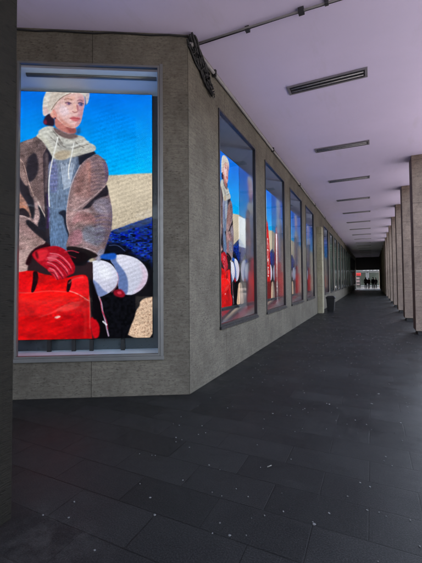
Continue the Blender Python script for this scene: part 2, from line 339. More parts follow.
# ================================================================ helpers
class MB:
    """collects faces (metres) and links them as ONE mesh object with box-projected UVs"""
    def __init__(s): s.v = []; s.f = []; s.sm = []
    def face(s, pts, smooth=False):
        n = len(s.v); s.v += [tuple(p) for p in pts]; s.f.append(list(range(n, n+len(pts)))); s.sm.append(smooth)
    def box(s, a, b):
        x0, y0, z0 = a; x1, y1, z1 = b
        n = len(s.v)
        s.v += [(x0,y0,z0),(x1,y0,z0),(x1,y1,z0),(x0,y1,z0),(x0,y0,z1),(x1,y0,z1),(x1,y1,z1),(x0,y1,z1)]
        for q in ((0,3,2,1),(4,5,6,7),(0,1,5,4),(1,2,6,5),(2,3,7,6),(3,0,4,7)):
            s.f.append([n+i for i in q]); s.sm.append(False)
        return s
    def rings(s, rings, caps=True, smooth=True):
        n = len(s.v); k = len(rings[0])
        for r in rings: s.v += [tuple(p) for p in r]
        for i in range(len(rings)-1):
            for j in range(k):
                a = n+i*k+j; b = n+i*k+(j+1) % k
                s.f.append([a, b, b+k, a+k]); s.sm.append(smooth)
        if caps:
            s.f.append([n+j for j in range(k)][::-1]); s.sm.append(False)
            s.f.append([n+(len(rings)-1)*k+j for j in range(k)]); s.sm.append(False)
        return s
    def tube(s, pts, r, k=8, smooth=True):
        pts = [Vector(p) for p in pts]; rr = []
        rads = r if isinstance(r, (list, tuple)) else [r]*len(pts)
        for i, p in enumerate(pts):
            t = (pts[min(i+1, len(pts)-1)]-pts[max(i-1, 0)]).normalized()
            a = t.cross(Vector((0, 0, 1)) if abs(t.z) < .9 else Vector((1, 0, 0))).normalized(); b = t.cross(a)
            rr.append([p+(a*cos(2*pi*j/k)+b*sin(2*pi*j/k))*rads[i] for j in range(k)])
        return s.rings(rr, True, smooth)
    def build(s, name, mat, parent=None, bevel=0, weld=False):
        me = bpy.data.meshes.new(name); me.from_pydata(s.v, [], s.f); me.update()
        if weld or bevel:
            bm = bmesh.new(); bm.from_mesh(me)
            bmesh.ops.remove_doubles(bm, verts=bm.verts, dist=1e-5)
            bmesh.ops.recalc_face_normals(bm, faces=bm.faces)
            bm.to_mesh(me); bm.free()
        else:
            me.polygons.foreach_set('use_smooth', s.sm)
        boxuv(me)
        if mat: me.materials.append(mat)
        o = bpy.data.objects.new(name, me); COL.objects.link(o)
        if parent: o.parent = parent
        if bevel:
            md = o.modifiers.new('edge', 'BEVEL'); md.width = bevel; md.segments = 2; md.limit_method = 'ANGLE'
        return o

def boxuv(me):
    uv = me.uv_layers.new(name='UVMap')
    for p in me.polygons:
        n = p.normal; ax = max(range(3), key=lambda i: abs(n[i]))
        for li in p.loop_indices:
            c = me.vertices[me.loops[li].vertex_index].co
            uv.data[li].uv = ((c.x, c.y) if ax == 2 else (c.y, c.z) if ax == 0 else (c.x, c.z))

def tag(o, label=None, cat=None, group=None, kind=None):
    for k, v in (('label', label), ('category', cat), ('group', group), ('kind', kind)):
        if v: o[k] = v
    return o
def empty(name, loc=(0,0,0), rz=0):
    o = bpy.data.objects.new(name, None); COL.objects.link(o); o.empty_display_size = .2
    o.location = loc; o.rotation_euler = (0, 0, rz); return o
def copy_tree(o, parent=None):
    c = o.copy(); COL.objects.link(c); c.parent = parent
    for ch in list(o.children): copy_tree(ch, c)
    return c

# ================================================================ materials
def nodes(name):
    m = bpy.data.materials.new(name); m.use_nodes = True
    nt = m.node_tree; return m, nt, nt.nodes['Principled BSDF']
def N(nt, t, **k):
    n = nt.nodes.new(t)
    for a, b in k.items():
        if a in n.inputs: n.inputs[a].default_value = b
        else: setattr(n, a, b)
    return n
def ramp(nt, src, stops):
    r = nt.nodes.new('ShaderNodeValToRGB'); e = r.color_ramp.elements
    while len(e) < len(stops): e.new(.5)
    for q, (p, c) in zip(e, stops):
        q.position = p; q.color = (c, c, c, 1) if not isinstance(c, tuple) else (*c, 1)
    nt.links.new(src, r.inputs[0]); return r.outputs[0]
def mixc(nt, f, a, b, mode='MIX'):
    m = nt.nodes.new('ShaderNodeMix'); m.data_type = 'RGBA'; m.blend_type = mode
    for i, v in ((0, f), (6, a), (7, b)):
        if isinstance(v, (int, float)): m.inputs[i].default_value = v
        elif isinstance(v, tuple): m.inputs[i].default_value = (*v, 1)
        else: nt.links.new(v, m.inputs[i])
    return m.outputs[2]
def mapped(nt, scale=(1,1,1), src='UV', rot=0, loc=(0,0,0)):
    tc = nt.nodes.new('ShaderNodeTexCoord'); mp = nt.nodes.new('ShaderNodeMapping')
    mp.inputs['Scale'].default_value = scale; mp.inputs['Rotation'].default_value = (0,0,rot); mp.inputs['Location'].default_value = loc
    nt.links.new(tc.outputs[src], mp.inputs[0]); return mp.outputs[0]
def noise(nt, vec, sc, det=5, rough=.6):
    n = N(nt, 'ShaderNodeTexNoise', Scale=sc, Detail=det, Roughness=rough); nt.links.new(vec, n.inputs['Vector']); return n.outputs['Fac']
def bump(nt, h, bs, st, dist=.01):
    b = N(nt, 'ShaderNodeBump', Strength=st, Distance=dist); nt.links.new(h, b.inputs['Height']); nt.links.new(b.outputs[0], bs.inputs['Normal'])
def rnd(nt):
    return nt.nodes.new('ShaderNodeObjectInfo').outputs['Random']

def plain(name, col, rough=.5, metal=0, var=.15, sc=8):
    m, nt, b = nodes(name)
    n = noise(nt, mapped(nt, src='Object'), sc)
    c = mixc(nt, n, tuple(x*(1-var) for x in col), tuple(min(1, x*(1+var)) for x in col))
    nt.links.new(c, b.inputs['Base Color'])
    b.inputs['Roughness'].default_value = rough
    if var: nt.links.new(ramp(nt, noise(nt, mapped(nt, src='Object'), sc*2.3), [(.3, max(.03, rough-.1)), (.7, min(1, rough+.1))]), b.inputs['Roughness'])
    b.inputs['Metallic'].default_value = metal
    return m

def stone(name, light, dark, joint_w, row_h, streak=9., pits=.5, panel_var=.1):
    """pale travertine-like cladding: level streaks, pits, damp blotches, thin joints"""
    m, nt, b = nodes(name)
    st = noise(nt, mapped(nt, (1.3, streak*1.6, 1)), 2.4, 9, .72)
    fine = noise(nt, mapped(nt, (5, 42, 1)), 3, 6, .65)
    c = mixc(nt, ramp(nt, st, [(.3, 0.), (.7, 1.)]), dark, light)
    c = mixc(nt, ramp(nt, fine, [(.40, .0), (.70, .5)]), c, tuple(x*1.4 for x in light))
    mott = noise(nt, mapped(nt, (1, 1.5, 1)), 19, 7, .78)
    c = mixc(nt, ramp(nt, mott, [(.35, .6), (.50, 0.)]), c, tuple(x*.55 for x in dark))
    blot = noise(nt, mapped(nt, (1, .7, 1)), 1.6, 9, .7)
    c = mixc(nt, ramp(nt, blot, [(.38, .5), (.56, 0.)]), c, tuple(x*.6 for x in dark))
    pv = nt.nodes.new('ShaderNodeTexVoronoi'); pv.inputs['Scale'].default_value = 26
    nt.links.new(mapped(nt, (.6, 1.6, 1)), pv.inputs['Vector'])
    patch = ramp(nt, noise(nt, mapped(nt), 3.2, 6, .7), [(.44, 0.), (.56, 1.)])
    pit = N(nt, 'ShaderNodeMath', operation='MULTIPLY'); nt.links.new(ramp(nt, pv.outputs['Distance'], [(.12, 1.), (.30, 0.)]), pit.inputs[0]); nt.links.new(patch, pit.inputs[1])
    pf = N(nt, 'ShaderNodeMath', operation='MULTIPLY'); nt.links.new(pit.outputs[0], pf.inputs[0]); pf.inputs[1].default_value = pits
    c = mixc(nt, pf.outputs[0], c, tuple(x*.3 for x in dark))
    br = N(nt, 'ShaderNodeTexBrick', Scale=1, offset=0.0); br.inputs['Mortar Size'].default_value = .005
    br.inputs['Brick Width'].default_value = joint_w; br.inputs['Row Height'].default_value = row_h; br.inputs['Bias'].default_value = 0
    br.inputs['Color1'].default_value = (1-panel_var,)*3+(1,); br.inputs['Color2'].default_value = (1+panel_var,)*3+(1,); br.inputs['Mortar'].default_value = (.28,.27,.26,1)
    br.inputs['Mortar Smooth'].default_value = .3
    nt.links.new(mapped(nt), br.inputs['Vector'])
    c = mixc(nt, 1.0, c, br.outputs['Color'], 'MULTIPLY')
    nt.links.new(c, b.inputs['Base Color'])
    b.inputs['Roughness'].default_value = .78; b.inputs['Specular IOR Level'].default_value = .2
    h = N(nt, 'ShaderNodeMath', operation='SUBTRACT'); nt.links.new(fine, h.inputs[0]); nt.links.new(pit.outputs[0], h.inputs[1])
    bump(nt, h.outputs[0], b, .6, .008)
    return m

def ceiling_mat():
    m, nt, b = nodes('lilac_tinted_plaster')
    n = noise(nt, mapped(nt, src='Object'), .55, 7, .6)
    c = mixc(nt, ramp(nt, n, [(.3, 0.), (.7, 1.)]), CEIL_A, CEIL_B)
    s = noise(nt, mapped(nt, (1.6, .35, 1), src='Object', loc=(3,7,0)), 1.1, 8, .7)
    c = mixc(nt, ramp(nt, s, [(.56, 0.), (.72, .22)]), c, (.40, .38, .36))
    nt.links.new(c, b.inputs['Base Color']); b.inputs['Roughness'].default_value = .55
    bump(nt, noise(nt, mapped(nt, src='Object'), 60, 3), b, .08, .004)
    return m

def paving_mat():
    m, nt, b = nodes('dark_slab_paving')
    def brick(loc=(0,0,0)):
        br = N(nt, 'ShaderNodeTexBrick', Scale=1, offset=.5); br.inputs['Brick Width'].default_value = .62; br.inputs['Row Height'].default_value = .315
        br.inputs['Mortar Size'].default_value = .005; br.inputs['Mortar Smooth'].default_value = .25; br.inputs['Bias'].default_value = 0
        nt.links.new(mapped(nt, src='Object', loc=(.05, .02, 0)), br.inputs['Vector']); return br
    br = brick()
    br.inputs['Color1'].default_value = (.80,.80,.80,1); br.inputs['Color2'].default_value = (1.20,1.20,1.20,1); br.inputs['Mortar'].default_value = (.66,.66,.66,1)
    n1 = noise(nt, mapped(nt, src='Object'), 1.1, 9, .68); n2 = noise(nt, mapped(nt, src='Object'), 115, 5, .75)
    c = mixc(nt, ramp(nt, n1, [(.3, 0.), (.7, 1.)]), PAVE_A, PAVE_B)
    c = mixc(nt, ramp(nt, n2, [(.44, 0.), (.68, .9)]), c, tuple(x*2.1 for x in PAVE_B))
    c = mixc(nt, 1.0, c, br.outputs['Color'], 'MULTIPLY')
    # pale trodden dust in a few places, grime along the foot of the wall
    d = noise(nt, mapped(nt, src='Object', loc=(5.1,2.3,0)), 2.6, 10, .75)
    tc = nt.nodes.new('ShaderNodeTexCoord'); sx = nt.nodes.new('ShaderNodeSeparateXYZ'); nt.links.new(tc.outputs['Object'], sx.inputs[0])
    def near(px, py, r):
        v = nt.nodes.new('ShaderNodeVectorMath'); v.operation = 'DISTANCE'; nt.links.new(tc.outputs['Object'], v.inputs[0]); v.inputs[1].default_value = (px, py, 0)
        mr = N(nt, 'ShaderNodeMapRange'); nt.links.new(v.outputs['Value'], mr.inputs[0]); mr.inputs[1].default_value = r; mr.inputs[2].default_value = r*.2; return mr.outputs[0]
    def mul(a, bb):
        q = N(nt, 'ShaderNodeMath', operation='MULTIPLY')
        for i, v in enumerate((a, bb)):
            if isinstance(v, float): q.inputs[i].default_value = v
            else: nt.links.new(v, q.inputs[i])
        return q.outputs[0]
    c = mixc(nt, mul(mul(ramp(nt, d, [(.46, 0.), (.66, 1.)]), near(-1.75, 1.40, .5)), .16), c, (.20,.20,.19))
    mr = N(nt, 'ShaderNodeMapRange'); nt.links.new(sx.outputs[0], mr.inputs[0]); mr.inputs[1].default_value = -1.85; mr.inputs[2].default_value = -2.15
    my = N(nt, 'ShaderNodeMapRange'); nt.links.new(sx.outputs[1], my.inputs[0]); my.inputs[1].default_value = 3.8; my.inputs[2].default_value = 4.2
    mulY = N(nt, 'ShaderNodeMath', operation='MULTIPLY'); nt.links.new(mr.outputs[0], mulY.inputs[0]); nt.links.new(my.outputs[0], mulY.inputs[1])
    c = mixc(nt, mul(mul(ramp(nt, d, [(.50, 0.), (.60, 1.)]), mulY.outputs[0]), .35), c, (.05,.048,.045))
    nt.links.new(c, b.inputs['Base Color'])
    nt.links.new(ramp(nt, noise(nt, mapped(nt, src='Object'), 2.2, 9, .7), [(.3, PAVE_R[0]), (.7, PAVE_R[1])]), b.inputs['Roughness'])
    b.inputs['Specular IOR Level'].default_value = .10
    h = mixc(nt, .35, br.outputs['Color'], n2)
    bump(nt, h, b, .6, .007)
    return m

def glass_mat():
    m = bpy.data.materials.new('window_glass'); m.use_nodes = True; nt = m.node_tree; nt.nodes.clear()
    out = nt.nodes.new('ShaderNodeOutputMaterial'); mx = nt.nodes.new('ShaderNodeMixShader')
    lw = N(nt, 'ShaderNodeLayerWeight', Blend=.5)
    pw = N(nt, 'ShaderNodeMath', operation='POWER'); nt.links.new(lw.outputs['Facing'], pw.inputs[0]); pw.inputs[1].default_value = 5
    fr = N(nt, 'ShaderNodeMath', operation='MULTIPLY_ADD'); nt.links.new(pw.outputs[0], fr.inputs[0]); fr.inputs[1].default_value = .3; fr.inputs[2].default_value = .0035
    t = nt.nodes.new('ShaderNodeBsdfTransparent'); t.inputs[0].default_value = (.95,.97,.97,1)
    g = N(nt, 'ShaderNodeBsdfAnisotropic', Roughness=.02); g.inputs[0].default_value = (1,1,1,1)
    nt.links.new(fr.outputs[0], mx.inputs[0]); nt.links.new(t.outputs[0], mx.inputs[1]); nt.links.new(g.outputs[0], mx.inputs[2]); nt.links.new(mx.outputs[0], out.inputs[0])
    return m

def led_mat(strength):
    m = bpy.data.materials.new('led_screen'); m.use_nodes = True; nt = m.node_tree; nt.nodes.clear()
    out = nt.nodes.new('ShaderNodeOutputMaterial'); e = nt.nodes.new('ShaderNodeEmission'); a = nt.nodes.new('ShaderNodeVertexColor'); a.layer_name = 'picture'
    e.inputs[1].default_value = strength
    nt.links.new(a.outputs[0], e.inputs[0]); nt.links.new(e.outputs[0], out.inputs[0]); return m

# ---- tunables
EXPO = 3.85
LED = 1.16/2**EXPO
CEIL_A, CEIL_B = (.62,.565,.75), (.69,.62,.82)  # lilac cast of the screens is put into the ceiling colour
PAVE_A, PAVE_B = (.006,.0063,.0065), (.0155,.0158,.016)
PAVE_R = (.30, .62)
SKY, SUN = .15, .8

M_wall = stone('wall_cladding', (.180,.166,.132), (.092,.083,.066), 1.27, 9.0)
M_pillar = stone('pillar_cladding', (.255,.20,.16), (.14,.107,.088), 7.0, 1.18, 7., .3, .12)
M_ceil = ceiling_mat(); M_pave = paving_mat(); M_glass = glass_mat(); M_led = led_mat(LED)
M_black = plain('black_stone', (.012,.012,.013), .5)
M_alu = plain('aluminium', (.20,.205,.20), .42, .6, .08, 5)
M_dkframe = plain('dark_bronze_frame', (.03,.03,.033), .4, .3)
M_lining = plain('mirror_steel_lining', (.46,.50,.56), .14, .9, .0, 1)
M_backing = plain('niche_backing', (.05,.065,.075), .35)
M_pipe = plain('grey_pipe', (.26,.25,.25), .5)
M_cable = plain('black_cable', (.008,.008,.009), .6)
M_bin = plain('bin_plastic', (.012,.012,.013), .45)
M_lamp = plain('lamp_housing', (.035,.035,.04), .5, .2)
M_lampframe = plain('lamp_frame', (.22,.21,.23), .45, .3)
M_tube = plain('lamp_tube_off', (.35,.35,.37), .3)
M_gum = plain('old_gum', (.11,.112,.112), .8, 0, .9, 9)
M_darkwall = plain('dark_render', (.13,.13,.125), .8)
M_pilaster = stone('pilaster_cladding', (.42,.39,.27), (.31,.285,.20), 4.0, 1.18, 7., .25, .06)

# ================================================================ setting
CZ = 4.85            # ceiling height
XW = -2.20           # plane of the long shop wall
YC = 3.97            # corner of the shop wall
YE = 58.0            # far end of the arcade
tag(MB().box((-700,-700,-.5), (700,700,-.15)).build('ground', plain('far_ground', (.10,.10,.095), .9)), kind='structure')
tag(MB().box((-18,-8.9,-.149), (1.85,86,0)).build('pavement', M_pave, bevel=.012), kind='structure')
M_pale = plain('pale_paving', (.28,.245,.225), .85, 0, .2, 3)
tag(MB().box((-60,-40,-.149), (1.85,-8.904,-.004)).build('plaza', plain('worn_asphalt', (.06,.06,.06), .85, 0, .25, 3)), kind='structure')
tag(MB().box((1.854,-40,-.149), (9,120,-.004)).build('street_pavement', M_pale), kind='structure')
tag(MB().box((9.004,-60,-.149), (13,120,-.12)).build('road', plain('asphalt', (.05,.05,.052), .85, 0, .25, 3)), kind='structure')
tag(MB().box((13.004,-60,-.149), (17.6,120,.0)).build('far_pavement', M_pale), kind='structure')
ce = MB(); ce.box((-16,-8.6,CZ), (1.78,YE,CZ+.45)); tag(ce.build('ceiling', M_ceil), kind='structure')

# ================================================================ shop building
shop = empty('shop_building', (XW, YC, 0))
tag(shop, 'grey stone clad shop building with tall display windows along the arcade', 'shop building')
FA = math.atan2(.49, .872)              # the corner front turns by this from the X axis
front = None

def facade(L0, L1, z0, z1, openings, th):
    """wall in local (s, depth, z): outer face at depth 0, thickness th behind (+depth); openings (s0,s1,za,zb)"""
    mb = MB()
    ss = sorted({L0, L1, *[o[0] for o in openings], *[o[1] for o in openings]})
    zz = sorted({z0, z1, *[o[2] for o in openings], *[o[3] for o in openings]})
    for a, b in zip(ss[:-1], ss[1:]):
        for c, d in zip(zz[:-1], zz[1:]):
            ms, mz = (a+b)/2, (c+d)/2
            if any(o[0] < ms < o[1] and o[2] < mz < o[3] for o in openings): continue
            mb.face([(a,0,c),(b,0,c),(b,0,d),(a,0,d)]); mb.face([(b,th,c),(a,th,c),(a,th,d),(b,th,d)])
    for a, b, c, d in openings:
        mb.face([(a,0,c),(a,th,c),(a,th,d),(a,0,d)]); mb.face([(b,0,d),(b,th,d),(b,th,c),(b,0,c)])
        mb.face([(a,0,d),(a,th,d),(b,th,d),(b,0,d)]); mb.face([(a,0,c),(b,0,c),(b,th,c),(a,th,c)])
    mb.face([(L0,0,z0),(L0,0,z1),(L0,th,z1),(L0,th,z0)]); mb.face([(L1,0,z0),(L1,th,z0),(L1,th,z1),(L1,0,z1)])
    mb.face([(L0,0,z1),(L1,0,z1),(L1,th,z1),(L0,th,z1)])
    return mb
def ring_frame(a, b, c, d, w, y0, y1):
    mb = MB()
    mb.box((a,y0,c), (b,y1,c+w)); mb.box((a,y0,d-w), (b,y1,d)); mb.box((a,y0,c+w), (a+w,y1,d-w)); mb.box((b-w,y0,c+w), (b,y1,d-w))
    return mb

# local frames: +s runs along the wall seen left-to-right by a viewer facing it, depth goes into the building
def side_frame(name):                                   # long wall: s = +Y, depth = -X
    o = empty(name, (0,0,0), pi/2); o.parent = shop; return o
ROT_SIDE = pi/2
ROT_FRONT = math.atan2(.49, .872)                        # front: s = (.872,.49), corner at s = 0

WIN_W = 1.93
starts = [4.97, 7.62, 10.30, 12.98]
starts += [18.32+2.68*i for i in range(14)]
WZ0, WZ1 = .76, 4.30
ops = [(y-YC, y-YC+WIN_W, WZ0, WZ1) for y in starts]
door_op = (16.35-YC, 17.75-YC, .004, 3.4)
mb = facade(0, YE-YC, 0, CZ, ops+[door_op], .22)
w = mb.build('wall', M_wall, shop); w.rotation_euler.z = ROT_SIDE
FS0, FS1, FZ0, FZ1 = -2.235, -.385, .515, 4.40
mb = facade(-7.5, 0, 0, CZ, [(FS0, FS1, FZ0, FZ1)], .05)
w = mb.build('wall', M_wall, shop); w.rotation_euler.z = ROT_FRONT
# shared window meshes
def niche(a, b, c, d, ia, ib, ic, idd, dep, y0=.10):
    """splayed steel lining from the glass opening (a,b,c,d) to the screen opening at the back"""
    mb = MB(); t = .012
    def q(p): mb.face(p)
    F = [(a,y0,c),(b,y0,c),(b,y0,d),(a,y0,d)]; B = [(ia,dep,ic),(ib,dep,ic),(ib,dep,idd),(ia,dep,idd)]
    for i in range(4):
        j = (i+1) % 4; q([F[i], B[i], B[j], F[j]])
    return mb
m_frame = ring_frame(.001, WIN_W-.001, WZ0+.001, WZ1-.001, .034, -.015, .045)
m_frame.box((-.015,-.035,WZ0-.045), (WIN_W+.015,-.001,WZ0-.0005))
m_glass = MB().box((.033,.015,WZ0+.033), (WIN_W-.033,.023,WZ1-.033))
SC_A, SC_B, SC_C, SC_D, DEP = .0526, 1.90, .985, 3.97, .36
m_lin = niche(.03, WIN_W-.02, WZ0+.03, WZ1-.03, .03, WIN_W-.02, SC_C-.02, SC_D+.02, DEP+.06, .046)
m_back = MB().box((.0,DEP+.05,SC_C-.10), (WIN_W,DEP+.09,SC_D+.10))
proto = None
for y in starts:
    if proto is None:
        f = m_frame.build('display_window', M_dkframe, shop)
        m_glass.build('glass_pane', M_glass, f); m_lin.build('niche_lining', M_lining, f); m_back.build('niche_backing', M_backing, f)
        proto = f
    else: f = copy_tree(proto, shop)
    f.location = (0, y-YC, 0); f.rotation_euler.z = ROT_SIDE
# front window
ca, sa = .872, .49
fw = ring_frame(FS0+.001, FS1-.001, FZ0+.001, FZ1-.001, .026, -.012, .045)
fw.box((FS0-.03,-.022,FZ0-.05), (FS1+.05,-.001,FZ0-.0005)); fw.box((FS1+.001,-.018,FZ0-.001), (FS1+.045,-.001,FZ1+.02))
f = fw.build('display_window', M_alu, shop, bevel=.004); f.rotation_euler.z = ROT_FRONT
MB().box((FS0+.025,.015,FZ0+.025), (FS1-.025,.023,FZ1-.025)).build('glass_pane', M_glass, f)
FSC = (-2.43, -.52, .70, 4.185); FD = .34
niche(FS0-.24, FS1-.01, FZ0+.02, FZ1-.05, FS0-.24, FS1-.01, FZ0+.02, FSC[3]+.012, FD+.07, .054).build('niche_lining', plain('blue_tinted_lining', (.66,.78,.88), .45, .0, 0), f)  # lining colour carries the blue light of the screen
MB().box((FS0-.25,FD+.06,FZ0), (FS1,FD+.10,FZ1)).build('niche_backing', M_backing, f)
tb = MB(); tb.tube([(FS0+.05,.15,FZ1-.085), (FS1-.05,.15,FZ1-.085)], .03, 12); tb.build('blind_roller', M_alu, f)
for sx in (-1.95, -1.62, -1.38, -.95): MB().box((sx,.30,FZ0+.021), (sx+.05,.34,.69)).build('screen_bracket', M_black, f)
# entrance: recessed glazed door behind the pilaster
dr = ring_frame(door_op[0]+.002, door_op[1]-.002, .006, 3.398, .07, .08, .14).build('door', M_dkframe, shop); dr.rotation_euler.z = ROT_SIDE
MB().box((door_op[0]+.07,.10,.075), (door_op[1]-.07,.108,3.33)).build('door_glass', plain('dark_glass', (.02,.024,.026), .08), dr)
hd = MB(); hd.tube([(door_op[0]+.14,.04,.9),(door_op[0]+.14,.04,1.5)], .016); hd.build('handle', M_alu, dr)
pl = MB().box((15.72-YC,-.225,0), (16.12-YC,-.002,3.85)).build('pilaster', M_pilaster, shop, bevel=.01); pl.rotation_euler.z = ROT_SIDE
# dark end of the arcade: lintel over the way out, blind wall between the last pillars
MB().box((0,YE-.6-YC,2.9), (3.96,YE-YC,CZ-.002)).build('lintel', M_darkwall, shop)
# unseen roof mass over the arcade, put there to keep the sun off
tag(MB().box((-16,-8.4,CZ+.46), (1.7,YE-.1,CZ+4.2)).build('upper_storeys', M_wall), 'unseen stone upper storeys over the arcade ceiling, shading it from the sun', 'building')
tag(MB().box((1.30,33.4,0), (1.62,YE-.05,CZ-.002)).build('blind_wall', M_darkwall), 'dark blind wall closing the far bays between the pillars', 'wall')

# ================================================================ lit screens
def screen_mesh(name, variant, k, w, h, y0=91, x0=14):
    a = paint(variant, k, y0, x0)/255.0
    a = np.where(a <= .04045, a/12.92, ((a+.055)/1.055)**2.4)
    H, W = a.shape[:2]
    gx, gz = np.meshgrid(np.linspace(0, w, W+1), np.linspace(h, 0, H+1))
    co = np.stack([gx, np.zeros_like(gx), gz], -1).reshape(-1, 3)
    i = np.arange(H)[:, None]*(W+1)+np.arange(W)[None]
    q = np.stack([i, i+W+1, i+W+2, i+1], -1).reshape(-1, 4)
    nb = len(co)
    # casing behind the picture so the panel has a thickness
    t = .05; e = .004
    cv = np.array([(-e,.002,-e),(w+e,.002,-e),(w+e,.002,h+e),(-e,.002,h+e),(-e,t,-e),(w+e,t,-e),(w+e,t,h+e),(-e,t,h+e)])
    cf = nb+np.array([(0,1,5,4),(1,2,6,5),(2,3,7,6),(3,0,4,7),(4,5,6,7),(0,3,2,1)])
    co = np.concatenate([co, cv]); q = np.concatenate([q, cf])
    me = bpy.data.meshes.new(name); me.vertices.add(len(co)); me.vertices.foreach_set('co', co.ravel().astype(np.float32))
    me.loops.add(q.size); me.loops.foreach_set('vertex_index', q.ravel().astype(np.int32))
    me.polygons.add(len(q)); me.polygons.foreach_set('loop_start', np.arange(0, q.size, 4, dtype=np.int32))
    me.materials.append(M_led); me.materials.append(M_black)
    mi = np.zeros(len(q), np.int32); mi[-6:] = 1; me.polygons.foreach_set('material_index', mi)
    me.update(calc_edges=True)
    ca_ = me.color_attributes.new('picture', 'FLOAT_COLOR', 'CORNER')
    c = np.ones((len(q), 4, 4), np.float32); c[:-6, :, :3] = a.reshape(-1, 1, 3); c[-6:, :, :3] = 0
    ca_.data.foreach_set('color', c.ravel()); me.validate(); return me
FW, FH = FSC[1]-FSC[0], FSC[3]-FSC[2]
me0 = screen_mesh('video_screen', 0, 2, FW, FH)
o = bpy.data.objects.new('video_screen', me0); COL.objects.link(o)
dirv = Vector((cos(ROT_FRONT), sin(ROT_FRONT), 0)); inw = Vector((-sin(ROT_FRONT), cos(ROT_FRONT), 0))
o.location = Vector((XW, YC, 0))+dirv*FSC[0]+inw*FD+Vector((0,0,FSC[2])); o.rotation_euler.z = ROT_FRONT
tag(o, 'large lit screen facing the viewer showing woman in white hat with red bag', 'video screen', 'lit advertising screens')
SW, SH = SC_B-SC_A, SC_D-SC_C
meA = screen_mesh('side_screen', 0, 1.4, SW, SH, 80, -61); meB = screen_mesh('side_screen', 1, 1.4, SW, SH, 80, -61); meC = screen_mesh('side_screen', 2, .7, SW, SH, 91, -61)
ordn = ['first','second','third','fourth','fifth','sixth','seventh','eighth','ninth','tenth','eleventh','twelfth','thirteenth','fourteenth','fifteenth','sixteenth','seventeenth','eighteenth','nineteenth','twentieth']
labs = ['lit screen in the side window nearest the corner, woman in hat with red bag',
        'lit screen showing a red banner with white marks, second side window from the corner',
        'lit screen of blue sky and sand in the third side window from the corner',
        'lit screen in the last side window before the pale pilaster',
        'lit blue screen in the first side window beyond the pale pilaster']
for i, y in enumerate(starts[:13]):
    me = meB if i == 1 else meA if i < 5 else meC
    o = bpy.data.objects.new('video_screen', me); COL.objects.link(o)
    o.location = (XW-DEP, y+SC_A, SC_C); o.rotation_euler.z = ROT_SIDE
    tag(o, labs[i] if i < 5 else 'dim greenish lit screen in the %s side window beyond the pale pilaster' % ordn[i-4], 'video screen', 'lit advertising screens')

# ================================================================ pillars
def pillar_parts(root, hx, hy, mat):
    MB().box((-hx,-hy,.10), (hx,hy,CZ-.001)).build('shaft', mat, root, bevel=.008)
    MB().box((-hx+.05,-hy+.05,0), (hx-.05,hy-.05,.10)).build('plinth', M_black, root)
pr = None
for k in (-3, *range(0, 15)):
    if pr is None:
        pr = empty('pillar'); pillar_parts(pr, .32, .32, M_pillar); p = pr
    else: p = copy_tree(pr)
    p.location = (1.36, 10.60+.32+3.37*k, 0)
    n = ordn[k] if k >= 0 else None
    tag(p, ('beige stone pillar nearest the viewer in the right hand row' if k == 0 else 'beige stone pillar, %s from the viewer in the right hand row' % ordn[k]) if k >= 0
        else 'beige stone corner pillar beside the viewer, before the visible right hand row', 'pillar', 'pillars along the open side of the arcade')
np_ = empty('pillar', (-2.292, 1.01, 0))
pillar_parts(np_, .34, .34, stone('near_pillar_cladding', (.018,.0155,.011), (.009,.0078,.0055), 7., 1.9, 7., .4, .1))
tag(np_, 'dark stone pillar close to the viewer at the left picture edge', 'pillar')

# ================================================================ ceiling lights
cl = None
for i in range(17):
    y = 5.95+3.12*i
    if cl is None:
        cl = empty('ceiling_light')
        # frame sits under the plaster, dark trough with two unlit tubes
        fr = MB(); L, W_ = .64, .135
        fr.box((-L,-W_,-.022), (L,-W_+.03,-.001)); fr.box((-L,W_-.03,-.022), (L,W_,-.001)); fr.box((-L,-W_+.03,-.022), (-L+.04,W_-.03,-.001)); fr.box((L-.04,-W_+.03,-.022), (L,W_-.03,-.001))
        fr.build('frame', M_lampframe, cl)
        MB().box((-L+.04,-W_+.03,-.006), (L-.04,W_-.03,-.002)).build('trough', M_lamp, cl)
        for sy in (-.045, .045):
            t = MB(); t.tube([(-L+.06,sy,-.018), (L-.06,sy,-.018)], .010, 8); t.build('tube', M_tube, cl)
        lv = MB()
        for j in range(15): lv.box((-L+.08+j*.08,-W_+.031,-.02), (-L+.084+j*.08,W_-.031,-.0061))
        lv.build('louvre', M_lamp, cl)
        o = cl
    else: o = copy_tree(cl)
    o.location = (-.63+random.uniform(-.01,.01), y, CZ); o.rotation_euler.z = random.uniform(-.012,.012)
    tag(o, 'unlit slim ceiling light nearest the viewer' if i == 0 else 'unlit slim ceiling light, %s from the viewer along the arcade' % ordn[i], 'ceiling light', 'unlit ceiling lights down the arcade')

# ================================================================ pipes and cables
cp = empty('conduit', (0, 4.2, CZ))
tag(cp, 'thin grey conduit with junction boxes running across the ceiling from the wall corner', 'conduit')
t = MB(); t.tube([(-2.16,-.06,-.03), (-.4,.0,-.03), (1.0,.05,-.03)], .013); t.build('pipe', M_pipe, cp)
t = MB(); t.tube([(-2.16,-.01,-.02), (-.9,.02,-.016), (1.0,.10,-.02)], .007); t.build('cable', M_cable, cp)
for x, s in ((-1.42,.028), (-.72,.035), (-.42,.022)):
    MB().box((x-s,-.01-s,-.055), (x+s,-.01+s*1.4,-.001)).build('junction_box', M_lamp, cp)
t = MB(); pts = [(XW+.035, 3.99+i*1.5, 4.735+.008*sin(i*1.7)) for i in range(37)]
t.tube([p for p in pts if p[1] < YE], .028, 8); lp = t.build('wall_pipe', M_pipe)
for i in range(0, 30, 2):
    c = MB(); y = 4.75+i*1.74; c.box((XW+.001,y-.02,4.69), (XW+.07,y+.02,4.785)); c.build('bracket', M_cable, lp)
tag(lp, 'grey pipe clipped along the top of the long shop wall under the ceiling', 'pipe')
